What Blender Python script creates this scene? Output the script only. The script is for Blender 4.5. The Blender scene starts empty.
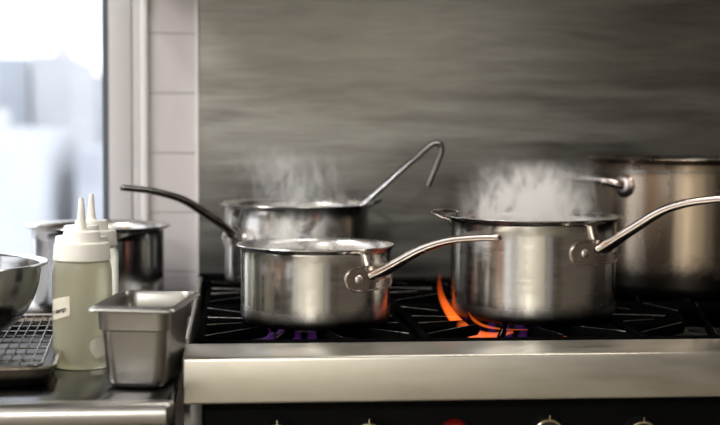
import bpy, bmesh, math, random
from math import sin, cos, pi, radians, atan, sqrt
from mathutils import Vector, Matrix

random.seed(7)
scene = bpy.context.scene
col = scene.collection

# ------------------------------------------------------------------ materials
def new_mat(name):
    m = bpy.data.materials.new(name); m.use_nodes = True
    nt = m.node_tree
    return m, nt, nt.nodes, nt.links, nt.nodes['Principled BSDF']

def simple(name, color, rough=0.5, metal=0.0, spec=0.5, bump=0.0, bscale=60, var=0.0, coat=0.0):
    m, nt, N, L, b = new_mat(name)
    b.inputs['Base Color'].default_value = (*color, 1)
    b.inputs['Roughness'].default_value = rough
    b.inputs['Metallic'].default_value = metal
    b.inputs['Specular IOR Level'].default_value = spec
    b.inputs['Coat Weight'].default_value = coat
    tc = N.new('ShaderNodeTexCoord')
    nz = N.new('ShaderNodeTexNoise'); nz.inputs['Scale'].default_value = bscale; nz.inputs['Detail'].default_value = 4
    L.new(tc.outputs['Object'], nz.inputs['Vector'])
    if var:
        mx = N.new('ShaderNodeMix'); mx.data_type = 'RGBA'
        mx.inputs['A'].default_value = (*[c * (1 - var) for c in color], 1)
        mx.inputs['B'].default_value = (*[min(1, c * (1 + var)) for c in color], 1)
        L.new(nz.outputs['Fac'], mx.inputs['Factor']); L.new(mx.outputs['Result'], b.inputs['Base Color'])
    if bump:
        bp = N.new('ShaderNodeBump'); bp.inputs['Strength'].default_value = bump; bp.inputs['Distance'].default_value = 0.001
        L.new(nz.outputs['Fac'], bp.inputs['Height']); L.new(bp.outputs['Normal'], b.inputs['Normal'])
    return m

def math_node(N, op, a=None, b=None, clamp=False):
    n = N.new('ShaderNodeMath'); n.operation = op; n.use_clamp = clamp
    if a is not None: n.inputs[0].default_value = a
    if b is not None: n.inputs[1].default_value = b
    return n

def steel(name, color=(0.62, 0.61, 0.585), rough=0.24, aniso=0.0, stretch=(1, 1, 1), nscale=20, rvar=0.12, soot_and_reflection=None, cvar=0.12, rot=0.25):
    """brushed stainless steel; soot=(z_low, z_high) darkens the foot, ragged edge: burnt-on black, and on saucepans a painted dark reflection"""
    m, nt, N, L, b = new_mat(name)
    b.inputs['Metallic'].default_value = 1
    tc = N.new('ShaderNodeTexCoord')
    mp = N.new('ShaderNodeMapping'); mp.inputs['Scale'].default_value = stretch
    L.new(tc.outputs['Object'], mp.inputs['Vector'])
    nz = N.new('ShaderNodeTexNoise'); nz.inputs['Scale'].default_value = nscale; nz.inputs['Detail'].default_value = 5; nz.inputs['Roughness'].default_value = 0.6
    L.new(mp.outputs['Vector'], nz.inputs['Vector'])
    mr = N.new('ShaderNodeMapRange'); mr.inputs['From Min'].default_value = 0.3; mr.inputs['From Max'].default_value = 0.7
    mr.inputs['To Min'].default_value = max(0.03, rough - rvar); mr.inputs['To Max'].default_value = rough + rvar
    L.new(nz.outputs['Fac'], mr.inputs['Value'])
    mx = N.new('ShaderNodeMix'); mx.data_type = 'RGBA'
    mx.inputs['A'].default_value = (*[c * (1 - cvar) for c in color], 1)
    mx.inputs['B'].default_value = (*[min(1, c * (1 + cvar)) for c in color], 1)
    L.new(nz.outputs['Fac'], mx.inputs['Factor'])
    colr, rgh = mx.outputs['Result'], mr.outputs['Result']
    if soot_and_reflection:
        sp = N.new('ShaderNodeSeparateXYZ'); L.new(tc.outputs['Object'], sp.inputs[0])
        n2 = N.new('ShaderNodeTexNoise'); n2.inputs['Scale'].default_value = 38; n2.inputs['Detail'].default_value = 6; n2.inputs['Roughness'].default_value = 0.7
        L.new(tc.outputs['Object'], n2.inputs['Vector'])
        a = math_node(N, 'MULTIPLY_ADD', None, soot_and_reflection[2]); a.inputs[2].default_value = -soot_and_reflection[2] / 2
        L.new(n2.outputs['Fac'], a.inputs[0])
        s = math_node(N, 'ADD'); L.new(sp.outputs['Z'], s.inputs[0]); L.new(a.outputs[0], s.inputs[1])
        r = N.new('ShaderNodeMapRange'); r.interpolation_type = 'SMOOTHSTEP'; r.inputs['From Min'].default_value = soot_and_reflection[0]; r.inputs['From Max'].default_value = soot_and_reflection[1]
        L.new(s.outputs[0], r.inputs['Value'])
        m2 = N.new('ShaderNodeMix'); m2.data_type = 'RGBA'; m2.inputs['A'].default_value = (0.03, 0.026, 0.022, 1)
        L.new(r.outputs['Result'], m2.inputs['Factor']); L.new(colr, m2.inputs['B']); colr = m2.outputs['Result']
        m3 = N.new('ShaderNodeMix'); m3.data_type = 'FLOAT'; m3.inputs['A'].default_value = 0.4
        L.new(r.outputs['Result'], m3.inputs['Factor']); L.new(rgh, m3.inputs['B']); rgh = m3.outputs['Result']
    L.new(colr, b.inputs['Base Color']); L.new(rgh, b.inputs['Roughness'])
    if aniso:
        tg = N.new('ShaderNodeTangent'); tg.direction_type = 'RADIAL'; tg.axis = 'Z'
        L.new(tg.outputs[0], b.inputs['Tangent'])
        b.inputs['Anisotropic'].default_value = aniso; b.inputs['Anisotropic Rotation'].default_value = rot
    return m

M = {}
M['pot'] = steel('brushed_pot_steel', (0.66, 0.645, 0.62), 0.20, 0.75, (1, 1, 5), 30, 0.06, soot_and_reflection=(0.004, 0.036, 0.010))  # foot band mixes burnt-on black with the painted-in reflection of the dark grates
M['pot_scorched'] = steel('heat_tinted_pot_steel', (0.37, 0.30, 0.23), 0.25, 0.75, (1, 1, 0.5), 12, 0.05, cvar=0.2, soot_and_reflection=(0.028, 0.075, 0.05))
M['pot_inside'] = steel('pot_inner_steel', (0.62, 0.6, 0.57), 0.28, 0.5, (1, 1, 4), 20, 0.08)
M['handle'] = steel('cast_handle_steel', (0.58, 0.515, 0.47), 0.25, 0, (1, 1, 1), 40, 0.03, cvar=0.06)
M['dark_handle'] = steel('dark_handle_steel', (0.20, 0.195, 0.19), 0.22, 0, (1, 1, 1), 40, 0.06)
M['rivet'] = steel('rivet_steel', (0.80, 0.77, 0.70), 0.38, 0, (1, 1, 1), 60, 0.08)
M['rail'] = steel('range_rail_steel', (0.62, 0.595, 0.53), 0.36, 0, (1, 6, 6), 9, 0.07, cvar=0.10)
M['table_edge'] = steel('table_edge_steel', (0.46, 0.45, 0.43), 0.34, 0, (1, 3, 3), 12, 0.06)
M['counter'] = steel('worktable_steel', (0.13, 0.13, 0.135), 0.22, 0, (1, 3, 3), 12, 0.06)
M['pan_steel'] = steel('stamped_pan_steel', (0.33, 0.32, 0.30), 0.34, 0, (1, 1, 1), 14, 0.06)
M['bowl'] = steel('polished_bowl_steel', (0.42, 0.42, 0.42), 0.16, 0, (1, 1, 1), 14, 0.05)
M['tray'] = steel('baked_on_tray', (0.42, 0.36, 0.28), 0.36, 0, (1, 1, 1), 25, 0.1, cvar=0.35, soot_and_reflection=(0.010, 0.020, 0.008))
M['wire'] = steel('rack_wire_steel', (0.24, 0.23, 0.22), 0.25, 0, (1, 1, 1), 40, 0.05)
M['ladle'] = steel('ladle_steel', (0.28, 0.28, 0.28), 0.16, 0, (1, 1, 1), 20, 0.05)
M['hood'] = steel('hood_steel', (0.14, 0.135, 0.13), 0.35, 0, (6, 1, 6), 9, 0.08)
M['iron'] = simple('cast_iron', (0.003, 0.003, 0.003), 0.8, 0, 0.0, 0.35, 300)
M['worn_iron'] = steel('worn_iron_edge', (0.24, 0.225, 0.215), 0.38, 0, (1, 1, 1), 60, 0.1, cvar=0.6)
M['enamel'] = simple('black_enamel', (0.003, 0.003, 0.003), 0.6, 0, 0.05)
M['burner'] = simple('burner_cast', (0.006, 0.006, 0.006), 0.6, 0.0, 0.2)
M['white_plastic'] = simple('white_squeeze_cap_plastic', (0.80, 0.78, 0.72), 0.42, 0, 0.5)
M['tape'] = simple('masking_tape', (0.72, 0.68, 0.58), 0.8, 0, 0.2, 0.2, 200, 0.06)
M['ink'] = simple('black_marker_ink', (0.01, 0.01, 0.012), 0.7)
M['frame'] = simple('window_frame_paint', (0.62, 0.60, 0.605), 0.45, 0, 0.4, 0.05, 40, 0.03)
M['bead'] = simple('window_bead_paint', (0.82, 0.80, 0.78), 0.4)
M['gasket'] = simple('grey_window_gasket', (0.09, 0.105, 0.125), 0.6)
M['groove'] = simple('shadow_gap_paint', (0.40, 0.37, 0.37), 0.6)
M['wall_paint'] = simple('painted_wall', (0.70, 0.68, 0.64), 0.7, 0, 0.3, 0.1, 30, 0.03)
M['rear_paint'] = simple('rear_wall_paint', (0.74, 0.705, 0.60), 0.7, 0, 0.3, 0.1, 30, 0.05)
M['dark_paint'] = simple('dark_wall_paint', (0.16, 0.135, 0.11), 0.6, 0, 0.3, 0.1, 30, 0.05)
M['ceiling'] = simple('ceiling_paint', (0.62, 0.61, 0.58), 0.8)
M['floor'] = simple('quarry_tile_floor', (0.26, 0.23, 0.18), 0.5, 0, 0.4, 0.2, 12, 0.15)
M['wood'] = simple('orange_brown_door_wood', (0.42, 0.19, 0.075), 0.45, 0, 0.4, 0.2, 14, 0.25)
M['fridge'] = simple('white_enamel_door', (0.55, 0.56, 0.6), 0.35)
M['brass'] = steel('brass_knob_ring', (0.62, 0.55, 0.38), 0.3, 0, (1, 1, 1), 20, 0.05)
M['knob'] = simple('black_knob_plastic', (0.012, 0.012, 0.012), 0.4)
M['red'] = simple('red_knob_plastic', (0.22, 0.006, 0.005), 0.4)
M['mark'] = simple('grey_panel_marking', (0.35, 0.35, 0.35), 0.6)
M['street'] = simple('pale_street', (0.5, 0.5, 0.5), 0.8)
M['broth'] = simple('cloudy_hot_water', (0.45, 0.43, 0.38), 0.08, 0, 0.5, 0.4, 60)
M['ledge'] = simple('pale_sill_stone', (0.72, 0.72, 0.72), 0.35)
M['grease'] = simple('hanging_fixture_metal', (0.5, 0.5, 0.5), 0.4, 0.5)

def tile_mat():
    m, nt, N, L, b = new_mat('glazed_wall_tile')
    tc = N.new('ShaderNodeTexCoord'); sp = N.new('ShaderNodeSeparateXYZ'); L.new(tc.outputs['Object'], sp.inputs[0])
    def joint(out, off, pitch, w):
        a = math_node(N, 'ADD', None, off); L.new(out, a.inputs[0])
        d = math_node(N, 'DIVIDE', None, pitch); L.new(a.outputs[0], d.inputs[0])
        f = math_node(N, 'FRACT'); L.new(d.outputs[0], f.inputs[0])
        s = math_node(N, 'SUBTRACT', None, 0.5); L.new(f.outputs[0], s.inputs[0])
        ab = math_node(N, 'ABSOLUTE'); L.new(s.outputs[0], ab.inputs[0])
        r = N.new('ShaderNodeMapRange'); r.inputs['From Min'].default_value = 0.5 - w / pitch; r.inputs['From Max'].default_value = 0.5 - 0.25 * w / pitch
        L.new(ab.outputs[0], r.inputs['Value']); return r.outputs['Result']
    jz = joint(sp.outputs['Z'], -1.0337 + 1.15, 0.1152, 0.0026)
    jx = joint(sp.outputs['X'], 0.1665, 0.2304, 0.0026)
    mxm = math_node(N, 'MAXIMUM'); L.new(jz, mxm.inputs[0]); L.new(jx, mxm.inputs[1])
    mix = N.new('ShaderNodeMix'); mix.data_type = 'RGBA'
    mix.inputs['A'].default_value = (0.62, 0.58, 0.585, 1); mix.inputs['B'].default_value = (0.46, 0.43, 0.43, 1)
    L.new(mxm.outputs[0], mix.inputs['Factor']); L.new(mix.outputs['Result'], b.inputs['Base Color'])
    b.inputs['Roughness'].default_value = 0.35
    inv = math_node(N, 'SUBTRACT', 1.0); L.new(mxm.outputs[0], inv.inputs[1])
    bp = N.new('ShaderNodeBump'); bp.inputs['Strength'].default_value = 0.6; bp.inputs['Distance'].default_value = 0.002
    L.new(inv.outputs[0], bp.inputs['Height']); L.new(bp.outputs['Normal'], b.inputs['Normal'])
    return m
M['tile'] = tile_mat()

def backsplash_mat():
    m, nt, N, L, b = new_mat('wiped_backsplash_steel')
    b.inputs['Metallic'].default_value = 1
    tc = N.new('ShaderNodeTexCoord')
    def noise(scale, detail, st, dist=0.0, rotz=0.0):
        mp = N.new('ShaderNodeMapping'); mp.inputs['Scale'].default_value = st; mp.inputs['Rotation'].default_value = (0, rotz, 0)
        L.new(tc.outputs['Object'], mp.inputs['Vector'])
        nz = N.new('ShaderNodeTexNoise'); nz.inputs['Scale'].default_value = scale; nz.inputs['Detail'].default_value = detail
        nz.inputs['Roughness'].default_value = 0.62; nz.inputs['Distortion'].default_value = dist
        L.new(mp.outputs['Vector'], nz.inputs['Vector']); return nz
    smear = noise(3.2, 5, (1.1, 1, 9), 0.5, 0.04)
    fine = noise(14, 4, (1, 1, 40))
    add = N.new('ShaderNodeMix'); add.data_type = 'FLOAT'; add.inputs['Factor'].default_value = 0.3
    L.new(smear.outputs['Fac'], add.inputs['A']); L.new(fine.outputs['Fac'], add.inputs['B'])
    cr = N.new('ShaderNodeValToRGB')
    e = cr.color_ramp.elements
    e[0].position = 0.36; e[0].color = (0.215, 0.21, 0.195, 1)
    e[1].position = 0.68; e[1].color = (0.47, 0.46, 0.43, 1)
    L.new(add.outputs['Result'], cr.inputs['Fac']); L.new(cr.outputs['Color'], b.inputs['Base Color'])
    mr = N.new('ShaderNodeMapRange'); mr.inputs['From Min'].default_value = 0.3; mr.inputs['From Max'].default_value = 0.7
    mr.inputs['To Min'].default_value = 0.38; mr.inputs['To Max'].default_value = 0.56
    L.new(smear.outputs['Fac'], mr.inputs['Value']); L.new(mr.outputs['Result'], b.inputs['Roughness'])
    return m
M['backsplash'] = backsplash_mat()

def glass_mat():
    m, nt, N, L, b = new_mat('window_glass')
    out = N['Material Output']; N.remove(b)
    tr = N.new('ShaderNodeBsdfTransparent'); gl = N.new('ShaderNodeBsdfGlossy'); gl.inputs['Roughness'].default_value = 0.02
    tl = N.new('ShaderNodeBsdfTranslucent'); tl.inputs['Color'].default_value = (0.85, 0.88, 0.92, 1)
    fr = N.new('ShaderNodeFresnel'); fr.inputs['IOR'].default_value = 1.35
    mx = N.new('ShaderNodeMixShader'); L.new(fr.outputs[0], mx.inputs[0]); L.new(tr.outputs[0], mx.inputs[1]); L.new(gl.outputs[0], mx.inputs[2])
    tc = N.new('ShaderNodeTexCoord'); nz = N.new('ShaderNodeTexNoise'); nz.inputs['Scale'].default_value = 7; nz.inputs['Detail'].default_value = 5
    L.new(tc.outputs['Object'], nz.inputs['Vector'])
    mr = N.new('ShaderNodeMapRange'); mr.inputs['From Min'].default_value = 0.45; mr.inputs['From Max'].default_value = 0.8; mr.inputs['To Min'].default_value = 0.02; mr.inputs['To Max'].default_value = 0.2
    L.new(nz.outputs['Fac'], mr.inputs['Value'])
    m2 = N.new('ShaderNodeMixShader'); L.new(mr.outputs['Result'], m2.inputs[0]); L.new(mx.outputs[0], m2.inputs[1]); L.new(tl.outputs[0], m2.inputs[2])
    L.new(m2.outputs[0], out.inputs['Surface'])
    return m
M['glass'] = glass_mat()

def bottle_mat():
    m, nt, N, L, b = new_mat('translucent_bottle_plastic')
    b.inputs['Base Color'].default_value = (0.90, 0.885, 0.735, 1)
    b.inputs['Roughness'].default_value = 0.3
    b.inputs['IOR'].default_value = 1.33
    b.inputs['Transmission Weight'].default_value = 0.82
    b.inputs['Subsurface Weight'].default_value = 0.0
    return m
M['bottle'] = bottle_mat()

def flame_mat(name, low, high, s_low, s_high, z0, z1):
    m, nt, N, L, b = new_mat(name)
    out = N['Material Output']; N.remove(b)
    tc = N.new('ShaderNodeTexCoord'); sp = N.new('ShaderNodeSeparateXYZ'); L.new(tc.outputs['Object'], sp.inputs[0])
    mr = N.new('ShaderNodeMapRange'); mr.inputs['From Min'].default_value = z0; mr.inputs['From Max'].default_value = z1
    L.new(sp.outputs['Z'], mr.inputs['Value'])
    c = N.new('ShaderNodeMix'); c.data_type = 'RGBA'; c.inputs['A'].default_value = (*low, 1); c.inputs['B'].default_value = (*high, 1)
    L.new(mr.outputs['Result'], c.inputs['Factor'])
    s = N.new('ShaderNodeMix'); s.data_type = 'FLOAT'; s.inputs['A'].default_value = s_low; s.inputs['B'].default_value = s_high
    L.new(mr.outputs['Result'], s.inputs['Factor'])
    em = N.new('ShaderNodeEmission'); L.new(c.outputs['Result'], em.inputs['Color']); L.new(s.outputs['Result'], em.inputs['Strength'])
    L.new(em.outputs[0], out.inputs['Volume'])
    return m

def steam_mat(name, density, nscale, seed, lo=0.46, hi=0.72):
    m, nt, N, L, b = new_mat(name)
    out = N['Material Output']; N.remove(b)
    vol = N.new('ShaderNodeVolumePrincipled')
    vol.inputs['Color'].default_value = (0.99, 0.99, 0.99, 1); vol.inputs['Anisotropy'].default_value = 0.1
    tc = N.new('ShaderNodeTexCoord')
    mp = N.new('ShaderNodeMapping'); mp.inputs['Location'].default_value = (seed, seed * 0.7, seed * 1.3); mp.inputs['Scale'].default_value = (1, 1, 0.6)
    L.new(tc.outputs['Object'], mp.inputs['Vector'])
    nz = N.new('ShaderNodeTexNoise'); nz.inputs['Scale'].default_value = nscale; nz.inputs['Detail'].default_value = 9; nz.inputs['Roughness'].default_value = 0.64; nz.inputs['Distortion'].default_value = 1.6
    L.new(mp.outputs['Vector'], nz.inputs['Vector'])
    mr = N.new('ShaderNodeMapRange'); mr.interpolation_type = 'SMOOTHSTEP'
    mr.inputs['From Min'].default_value = lo; mr.inputs['From Max'].default_value = hi
    L.new(nz.outputs['Fac'], mr.inputs['Value'])
    # fades out towards the sides and the top of the cloud
    sp = N.new('ShaderNodeSeparateXYZ'); L.new(tc.outputs['Generated'], sp.inputs[0])
    cb = N.new('ShaderNodeCombineXYZ'); 
    L.new(sp.outputs['X'], cb.inputs['X']); L.new(sp.outputs['Y'], cb.inputs['Y']); cb.inputs['Z'].default_value = 0
    ds = N.new('ShaderNodeVectorMath'); ds.operation = 'DISTANCE'; ds.inputs[1].default_value = (0.5, 0.5, 0)
    L.new(cb.outputs[0], ds.inputs[0])
    rr = N.new('ShaderNodeMapRange'); rr.interpolation_type = 'SMOOTHSTEP'; rr.inputs['From Min'].default_value = 0.5; rr.inputs['From Max'].default_value = 0.05
    L.new(ds.outputs['Value'], rr.inputs['Value'])
    rz = N.new('ShaderNodeMapRange'); rz.interpolation_type = 'SMOOTHSTEP'; rz.inputs['From Min'].default_value = 1.0; rz.inputs['From Max'].default_value = 0.15
    L.new(sp.outputs['Z'], rz.inputs['Value'])
    a = math_node(N, 'MULTIPLY'); L.new(mr.outputs['Result'], a.inputs[0]); L.new(rr.outputs['Result'], a.inputs[1])
    c = math_node(N, 'MULTIPLY'); L.new(a.outputs[0], c.inputs[0]); L.new(rz.outputs['Result'], c.inputs[1])
    d = math_node(N, 'MULTIPLY', None, density); L.new(c.outputs[0], d.inputs[0])
    L.new(d.outputs[0], vol.inputs['Density'])
    L.new(vol.outputs[0], out.inputs['Volume'])
    return m

def building_mat(name, wall, pane, sx, sz):
    m, nt, N, L, b = new_mat(name)
    tc = N.new('ShaderNodeTexCoord'); mp = N.new('ShaderNodeMapping'); mp.inputs['Rotation'].default_value = (radians(90), 0, 0)
    L.new(tc.outputs['Object'], mp.inputs['Vector'])
    br = N.new('ShaderNodeTexBrick'); br.offset = 0
    br.inputs['Color1'].default_value = (*pane, 1); br.inputs['Color2'].default_value = (*[p * 1.2 for p in pane], 1); br.inputs['Mortar'].default_value = (*wall, 1)
    br.inputs['Scale'].default_value = 1; br.inputs['Brick Width'].default_value = sx; br.inputs['Row Height'].default_value = sz
    br.inputs['Mortar Size'].default_value = 0.7; br.inputs['Mortar Smooth'].default_value = 0
    L.new(mp.outputs['Vector'], br.inputs['Vector']); L.new(br.outputs['Color'], b.inputs['Base Color'])
    b.inputs['Roughness'].default_value = 0.7
    return m

# ------------------------------------------------------------------ mesh helpers
class MB:
    def __init__(s): s.v = []; s.f = []
    def add(s, verts, faces):
        o = len(s.v); s.v += [tuple(v) for v in verts]; s.f += [tuple(i + o for i in f) for f in faces]; return s
    def box(s, x0, x1, y0, y1, z0, z1, bev=0.0, seg=2, mtx=None):
        bm = bmesh.new(); bmesh.ops.create_cube(bm, size=1)
        for v in bm.verts:
            v.co = Vector(((x0 + x1) / 2 + v.co.x * (x1 - x0), (y0 + y1) / 2 + v.co.y * (y1 - y0), (z0 + z1) / 2 + v.co.z * (z1 - z0)))
        if bev: bmesh.ops.bevel(bm, geom=list(bm.edges), offset=bev, segments=seg, affect='EDGES', profile=0.5)
        if mtx is not None: bm.transform(mtx)
        bm.verts.index_update()
        s.add([v.co.copy() for v in bm.verts], [[v.index for v in f.verts] for f in bm.faces]); bm.free(); return s
    def lathe(s, prof, seg=96, c=(0, 0, 0), closed=False):
        """prof = [(r, z)...] from one pole (or rim) to the other; r=0 ends become poles"""
        vs = []; rows = []
        for r, z in prof:
            if r < 1e-6: rows.append([len(vs)]); vs.append((c[0], c[1], c[2] + z))
            else:
                rows.append(list(range(len(vs), len(vs) + seg)))
                for k in range(seg):
                    a = 2 * pi * k / seg; vs.append((c[0] + r * cos(a), c[1] + r * sin(a), c[2] + z))
        fs = []
        n = len(rows)
        for i in range(n if closed else n - 1):
            A, B = rows[i], rows[(i + 1) % n]
            for k in range(seg):
                k2 = (k + 1) % seg
                if len(A) == 1 and len(B) == 1: continue
                if len(A) == 1: fs.append((A[0], B[k2], B[k]))
                elif len(B) == 1: fs.append((A[k], A[k2], B[0]))
                else: fs.append((A[k], A[k2], B[k2], B[k]))
        s.add(vs, fs); return s
    def sweep(s, pts, wid, hei, side, n=14, power=2.0, caps=True, twist=0.0):
        """superellipse section swept along pts; side = fixed width direction (Vector); wid/hei half sizes per point"""
        P = [Vector(p) for p in pts]; rows = []; vs = []
        for i, p in enumerate(P):
            t = (P[min(i + 1, len(P) - 1)] - P[max(i - 1, 0)]).normalized()
            w = Vector(side) - t * t.dot(Vector(side))
            if w.length < 1e-5: w = t.orthogonal()
            w.normalize(); u = t.cross(w).normalized()
            if twist:
                w, u = w * cos(twist) + u * sin(twist), u * cos(twist) - w * sin(twist)
            row = []
            for k in range(n):
                a = 2 * pi * k / n; ca, sa = cos(a), sin(a); e = 2.0 / power
                q = p + w * (wid[i] * math.copysign(abs(ca) ** e, ca)) + u * (hei[i] * math.copysign(abs(sa) ** e, sa))
                row.append(len(vs)); vs.append(q)
            rows.append(row)
        fs = []
        for A, B in zip(rows, rows[1:]):
            for k in range(n): fs.append((A[k], A[(k + 1) % n], B[(k + 1) % n], B[k]))
        if caps: fs.append(tuple(reversed(rows[0]))); fs.append(tuple(rows[-1]))
        s.add(vs, fs); return s
    def tube(s, pts, r, n=10, side=(0.123, 0.31, 0.94)):
        return s.sweep(pts, [r] * len(pts), [r] * len(pts), side, n)
    def build(s, name, mat, parent=None, smooth=35, mats=None):
        me = bpy.data.meshes.new(name); me.from_pydata(s.v, [], s.f); me.validate()
        bm = bmesh.new(); bm.from_mesh(me); bmesh.ops.recalc_face_normals(bm, faces=bm.faces); bm.to_mesh(me); bm.free()
        me.materials.append(mat)
        me.polygons.foreach_set('use_smooth', [True] * len(me.polygons))
        me.set_sharp_from_angle(angle=radians(smooth)); me.update()
        o = bpy.data.objects.new(name, me); col.objects.link(o)
        if parent: o.parent = parent
        return o

def spline(pts, k=8):
    """Catmull-Rom through the points"""
    P = [Vector(p) for p in pts]; out = []
    for i in range(len(P) - 1):
        p0, p1, p2, p3 = P[max(i - 1, 0)], P[i], P[i + 1], P[min(i + 2, len(P) - 1)]
        for j in range(k):
            t = j / k
            out.append(0.5 * ((2 * p1) + (p2 - p0) * t + (2 * p0 - 5 * p1 + 4 * p2 - p3) * t * t + (3 * p1 - p0 - 3 * p2 + p3) * t ** 3))
    out.append(P[-1]); return out

def lerp_list(vals, n):
    out = []
    for i in range(n):
        x = i / (n - 1) * (len(vals) - 1); j = min(int(x), len(vals) - 2); out.append(vals[j] + (vals[j + 1] - vals[j]) * (x - j))
    return out

def tag(o, label=None, cat=None, group=None, kind=None):
    if label: o['label'] = label
    if cat: o['category'] = cat
    if group: o['group'] = group
    if kind: o['kind'] = kind
    return o

def thing(name, loc, label, cat, group=None, rz=0.0):
    o = bpy.data.objects.new(name, None); o.empty_display_size = 0.05; col.objects.link(o)
    o.location = loc; o.rotation_euler = (0, 0, rz)
    return tag(o, label, cat, group)

def struct(name, mb, mat, parent=None):
    o = mb.build(name, mat, parent)
    if parent is None: o['kind'] = 'structure'
    return o

def copy_tree(o, parent=None):
    c = o.copy(); col.objects.link(c)
    if parent: c.parent = parent
    for ch in list(o.children): copy_tree(ch, c)
    return c

def text_mesh(body, size, name):
    cu = bpy.data.curves.new(name, 'FONT'); cu.body = body; cu.size = size; cu.align_x = 'CENTER'; cu.align_y = 'CENTER'; cu.extrude = 0.0001
    cu.shear = 0.12; cu.offset = size * 0.02
    o = bpy.data.objects.new(name, cu); col.objects.link(o)
    dg = bpy.context.evaluated_depsgraph_get(); me = bpy.data.meshes.new_from_object(o.evaluated_get(dg))
    vs = [v.co.copy() for v in me.vertices]; fs = [tuple(p.vertices) for p in me.polygons]
    bpy.data.objects.remove(o); bpy.data.curves.remove(cu); bpy.data.meshes.remove(me)
    return vs, fs

# ------------------------------------------------------------------ camera
YAW = atan(0.095); PITCH = atan(83.5 / 1333.0); ROLL = radians(0.3)
fwd = Vector((sin(YAW) * cos(PITCH), cos(YAW) * cos(PITCH), -sin(PITCH)))
rt = Vector((cos(YAW), -sin(YAW), 0)); up = rt.cross(fwd)
r2 = rt * cos(ROLL) + up * sin(ROLL); u2 = up * cos(ROLL) - rt * sin(ROLL)
cam_d = bpy.data.cameras.new('camera'); cam = bpy.data.objects.new('camera', cam_d); col.objects.link(cam)
cam.matrix_world = Matrix(((r2.x, u2.x, -fwd.x, 0), (r2.y, u2.y, -fwd.y, 0), (r2.z, u2.z, -fwd.z, 1.2), (0, 0, 0, 1)))
cam_d.sensor_width = 36; cam_d.lens = 1333.0 / 720 * 36; cam_d.clip_start = 0.05; cam_d.clip_end = 400
cam_d.dof.use_dof = True; cam_d.dof.focus_distance = 1.86; cam_d.dof.aperture_fstop = 3.2
scene.camera = cam

# ------------------------------------------------------------------ the room
WY = 2.60                                              # inner face of the back wall
TOP = 2.75
wb = MB()
wb.box(-0.164, 3.0, WY, WY + 0.16, 0, TOP); wb.box(-2.1, -1.62, WY, WY + 0.16, 0, TOP)
wb.box(-1.62, -0.164, WY, WY + 0.16, 0, 0.86); wb.box(-1.62, -0.164, WY, WY + 0.16, 2.3, TOP)
struct('wall_back', wb, M['tile'])
wl = MB()
wl.box(-2.1, -1.95, -3.2, -1.9, 0, TOP); wl.box(-2.1, -1.95, 0.0, 1.28, 0, TOP); wl.box(-2.1, -1.95, 2.5, 2.6, 0, TOP)
for y0, y1 in ((-1.9, 0.0), (1.28, 2.5)):
    wl.box(-2.1, -1.95, y0, y1, 0, 0.85); wl.box(-2.1, -1.95, y0, y1, 2.3, TOP)
struct('wall_left', wl, M['wall_paint'])
struct('wall_right', MB().box(3.0, 3.15, -3.2, 2.76, 0, TOP), M['dark_paint'])
struct('wall_rear', MB().box(-2.1, 3.15, -3.35, -3.2, 0, TOP), M['rear_paint'])
struct('floor', MB().box(-2.1, 3.15, -3.35, 2.76, -0.1, 0), M['floor'])
struct('ceiling', MB().box(-2.1, 3.15, -3.35, 2.76, TOP, TOP + 0.1), M['ceiling'])
d1 = MB().box(-1.95, -1.90, 0.2, 1.2, 0, 2.15, 0.004)
d1o = struct('door_1', d1, M['wood'])
MB().tube([(-1.885, 0.3, 1.0), (-1.84, 0.3, 1.0), (-1.84, 0.42, 1.0)], 0.01).build('door_handle', M['grease'], d1o)
d2o = struct('door_2', MB().box(1.05, 1.75, -3.189, -3.15, 0, 2.1, 0.004), M['fridge'])
MB().tube([(1.15, -3.15, 1.0), (1.15, -3.10, 1.0), (1.27, -3.10, 1.0)], 0.01).build('door_handle', M['grease'], d2o)
struct('reflected_dark_panel', MB().box(0.85, 3.0, -3.199, -3.19, 0, TOP), M['dark_paint'])  # unseen dark panel added so the backsplash's right side reflects dark

# window beside the tiles
struct('reflected_dark_band', MB().box(-1.95, 0.85, -3.2, -3.18, 1.75, TOP), M['dark_paint'])  # unseen dark band added high on the rear wall to darken steel reflections

w1 = bpy.data.objects.new('window_1', None); col.objects.link(w1); w1.location = (-0.25, WY, 0.9); tag(w1, kind='structure')
def wbox(name, mat, x0, x1, y0, y1, z0, z1, bev=0.0):
    return MB().box(x0 + 0.25, x1 + 0.25, y0 - WY, y1 - WY, z0 - 0.9, z1 - 0.9, bev).build(name, M[mat], w1)
ca = MB()
for x0, x1, y0 in ((-0.1925, -0.176, -0.004),):
    ca.box(x0 + 0.25, x1 + 0.25, y0, 0.02, -0.02, 1.4, 0.002)
ca.box(-1.37, 0.0585, -0.004, 0.02, 1.352, 1.4, 0.002)
ca.build('casing', M['frame'], w1)
wbox('casing_bead', 'bead', -0.177, -0.163, WY - 0.012, WY + 0.02, 0.88, 2.3, 0.004)
wbox('groove', 'groove', -0.1975, -0.1905, WY + 0.010, WY + 0.03, 0.88, 2.25)
sa = MB(); sa.box(0.011, 0.055, 0.0, 0.05, -0.02, 1.36, 0.003); sa.box(-1.37, 0.011, 0.0, 0.05, 1.30, 1.36, 0.003); sa.box(-1.37, -1.31, 0.0, 0.05, -0.02, 1.3, 0.003)
sa.box(-1.37, 0.011, 0.0, 0.05, -0.02, 0.0, 0.003)
sa.build('sash', M['frame'], w1)
wbox('gasket', 'gasket', -0.2505, -0.2395, WY + 0.002, WY + 0.045, 0.9, 2.2)
MB().box(-1.31, 0.005, 0.028, 0.034, 0, 1.3).build('pane', M['glass'], w1)
struct('trim_1', MB().box(-1.6, -0.165, 2.352, WY, 0.8802, 0.886, 0.001), M['ledge'])
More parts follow.
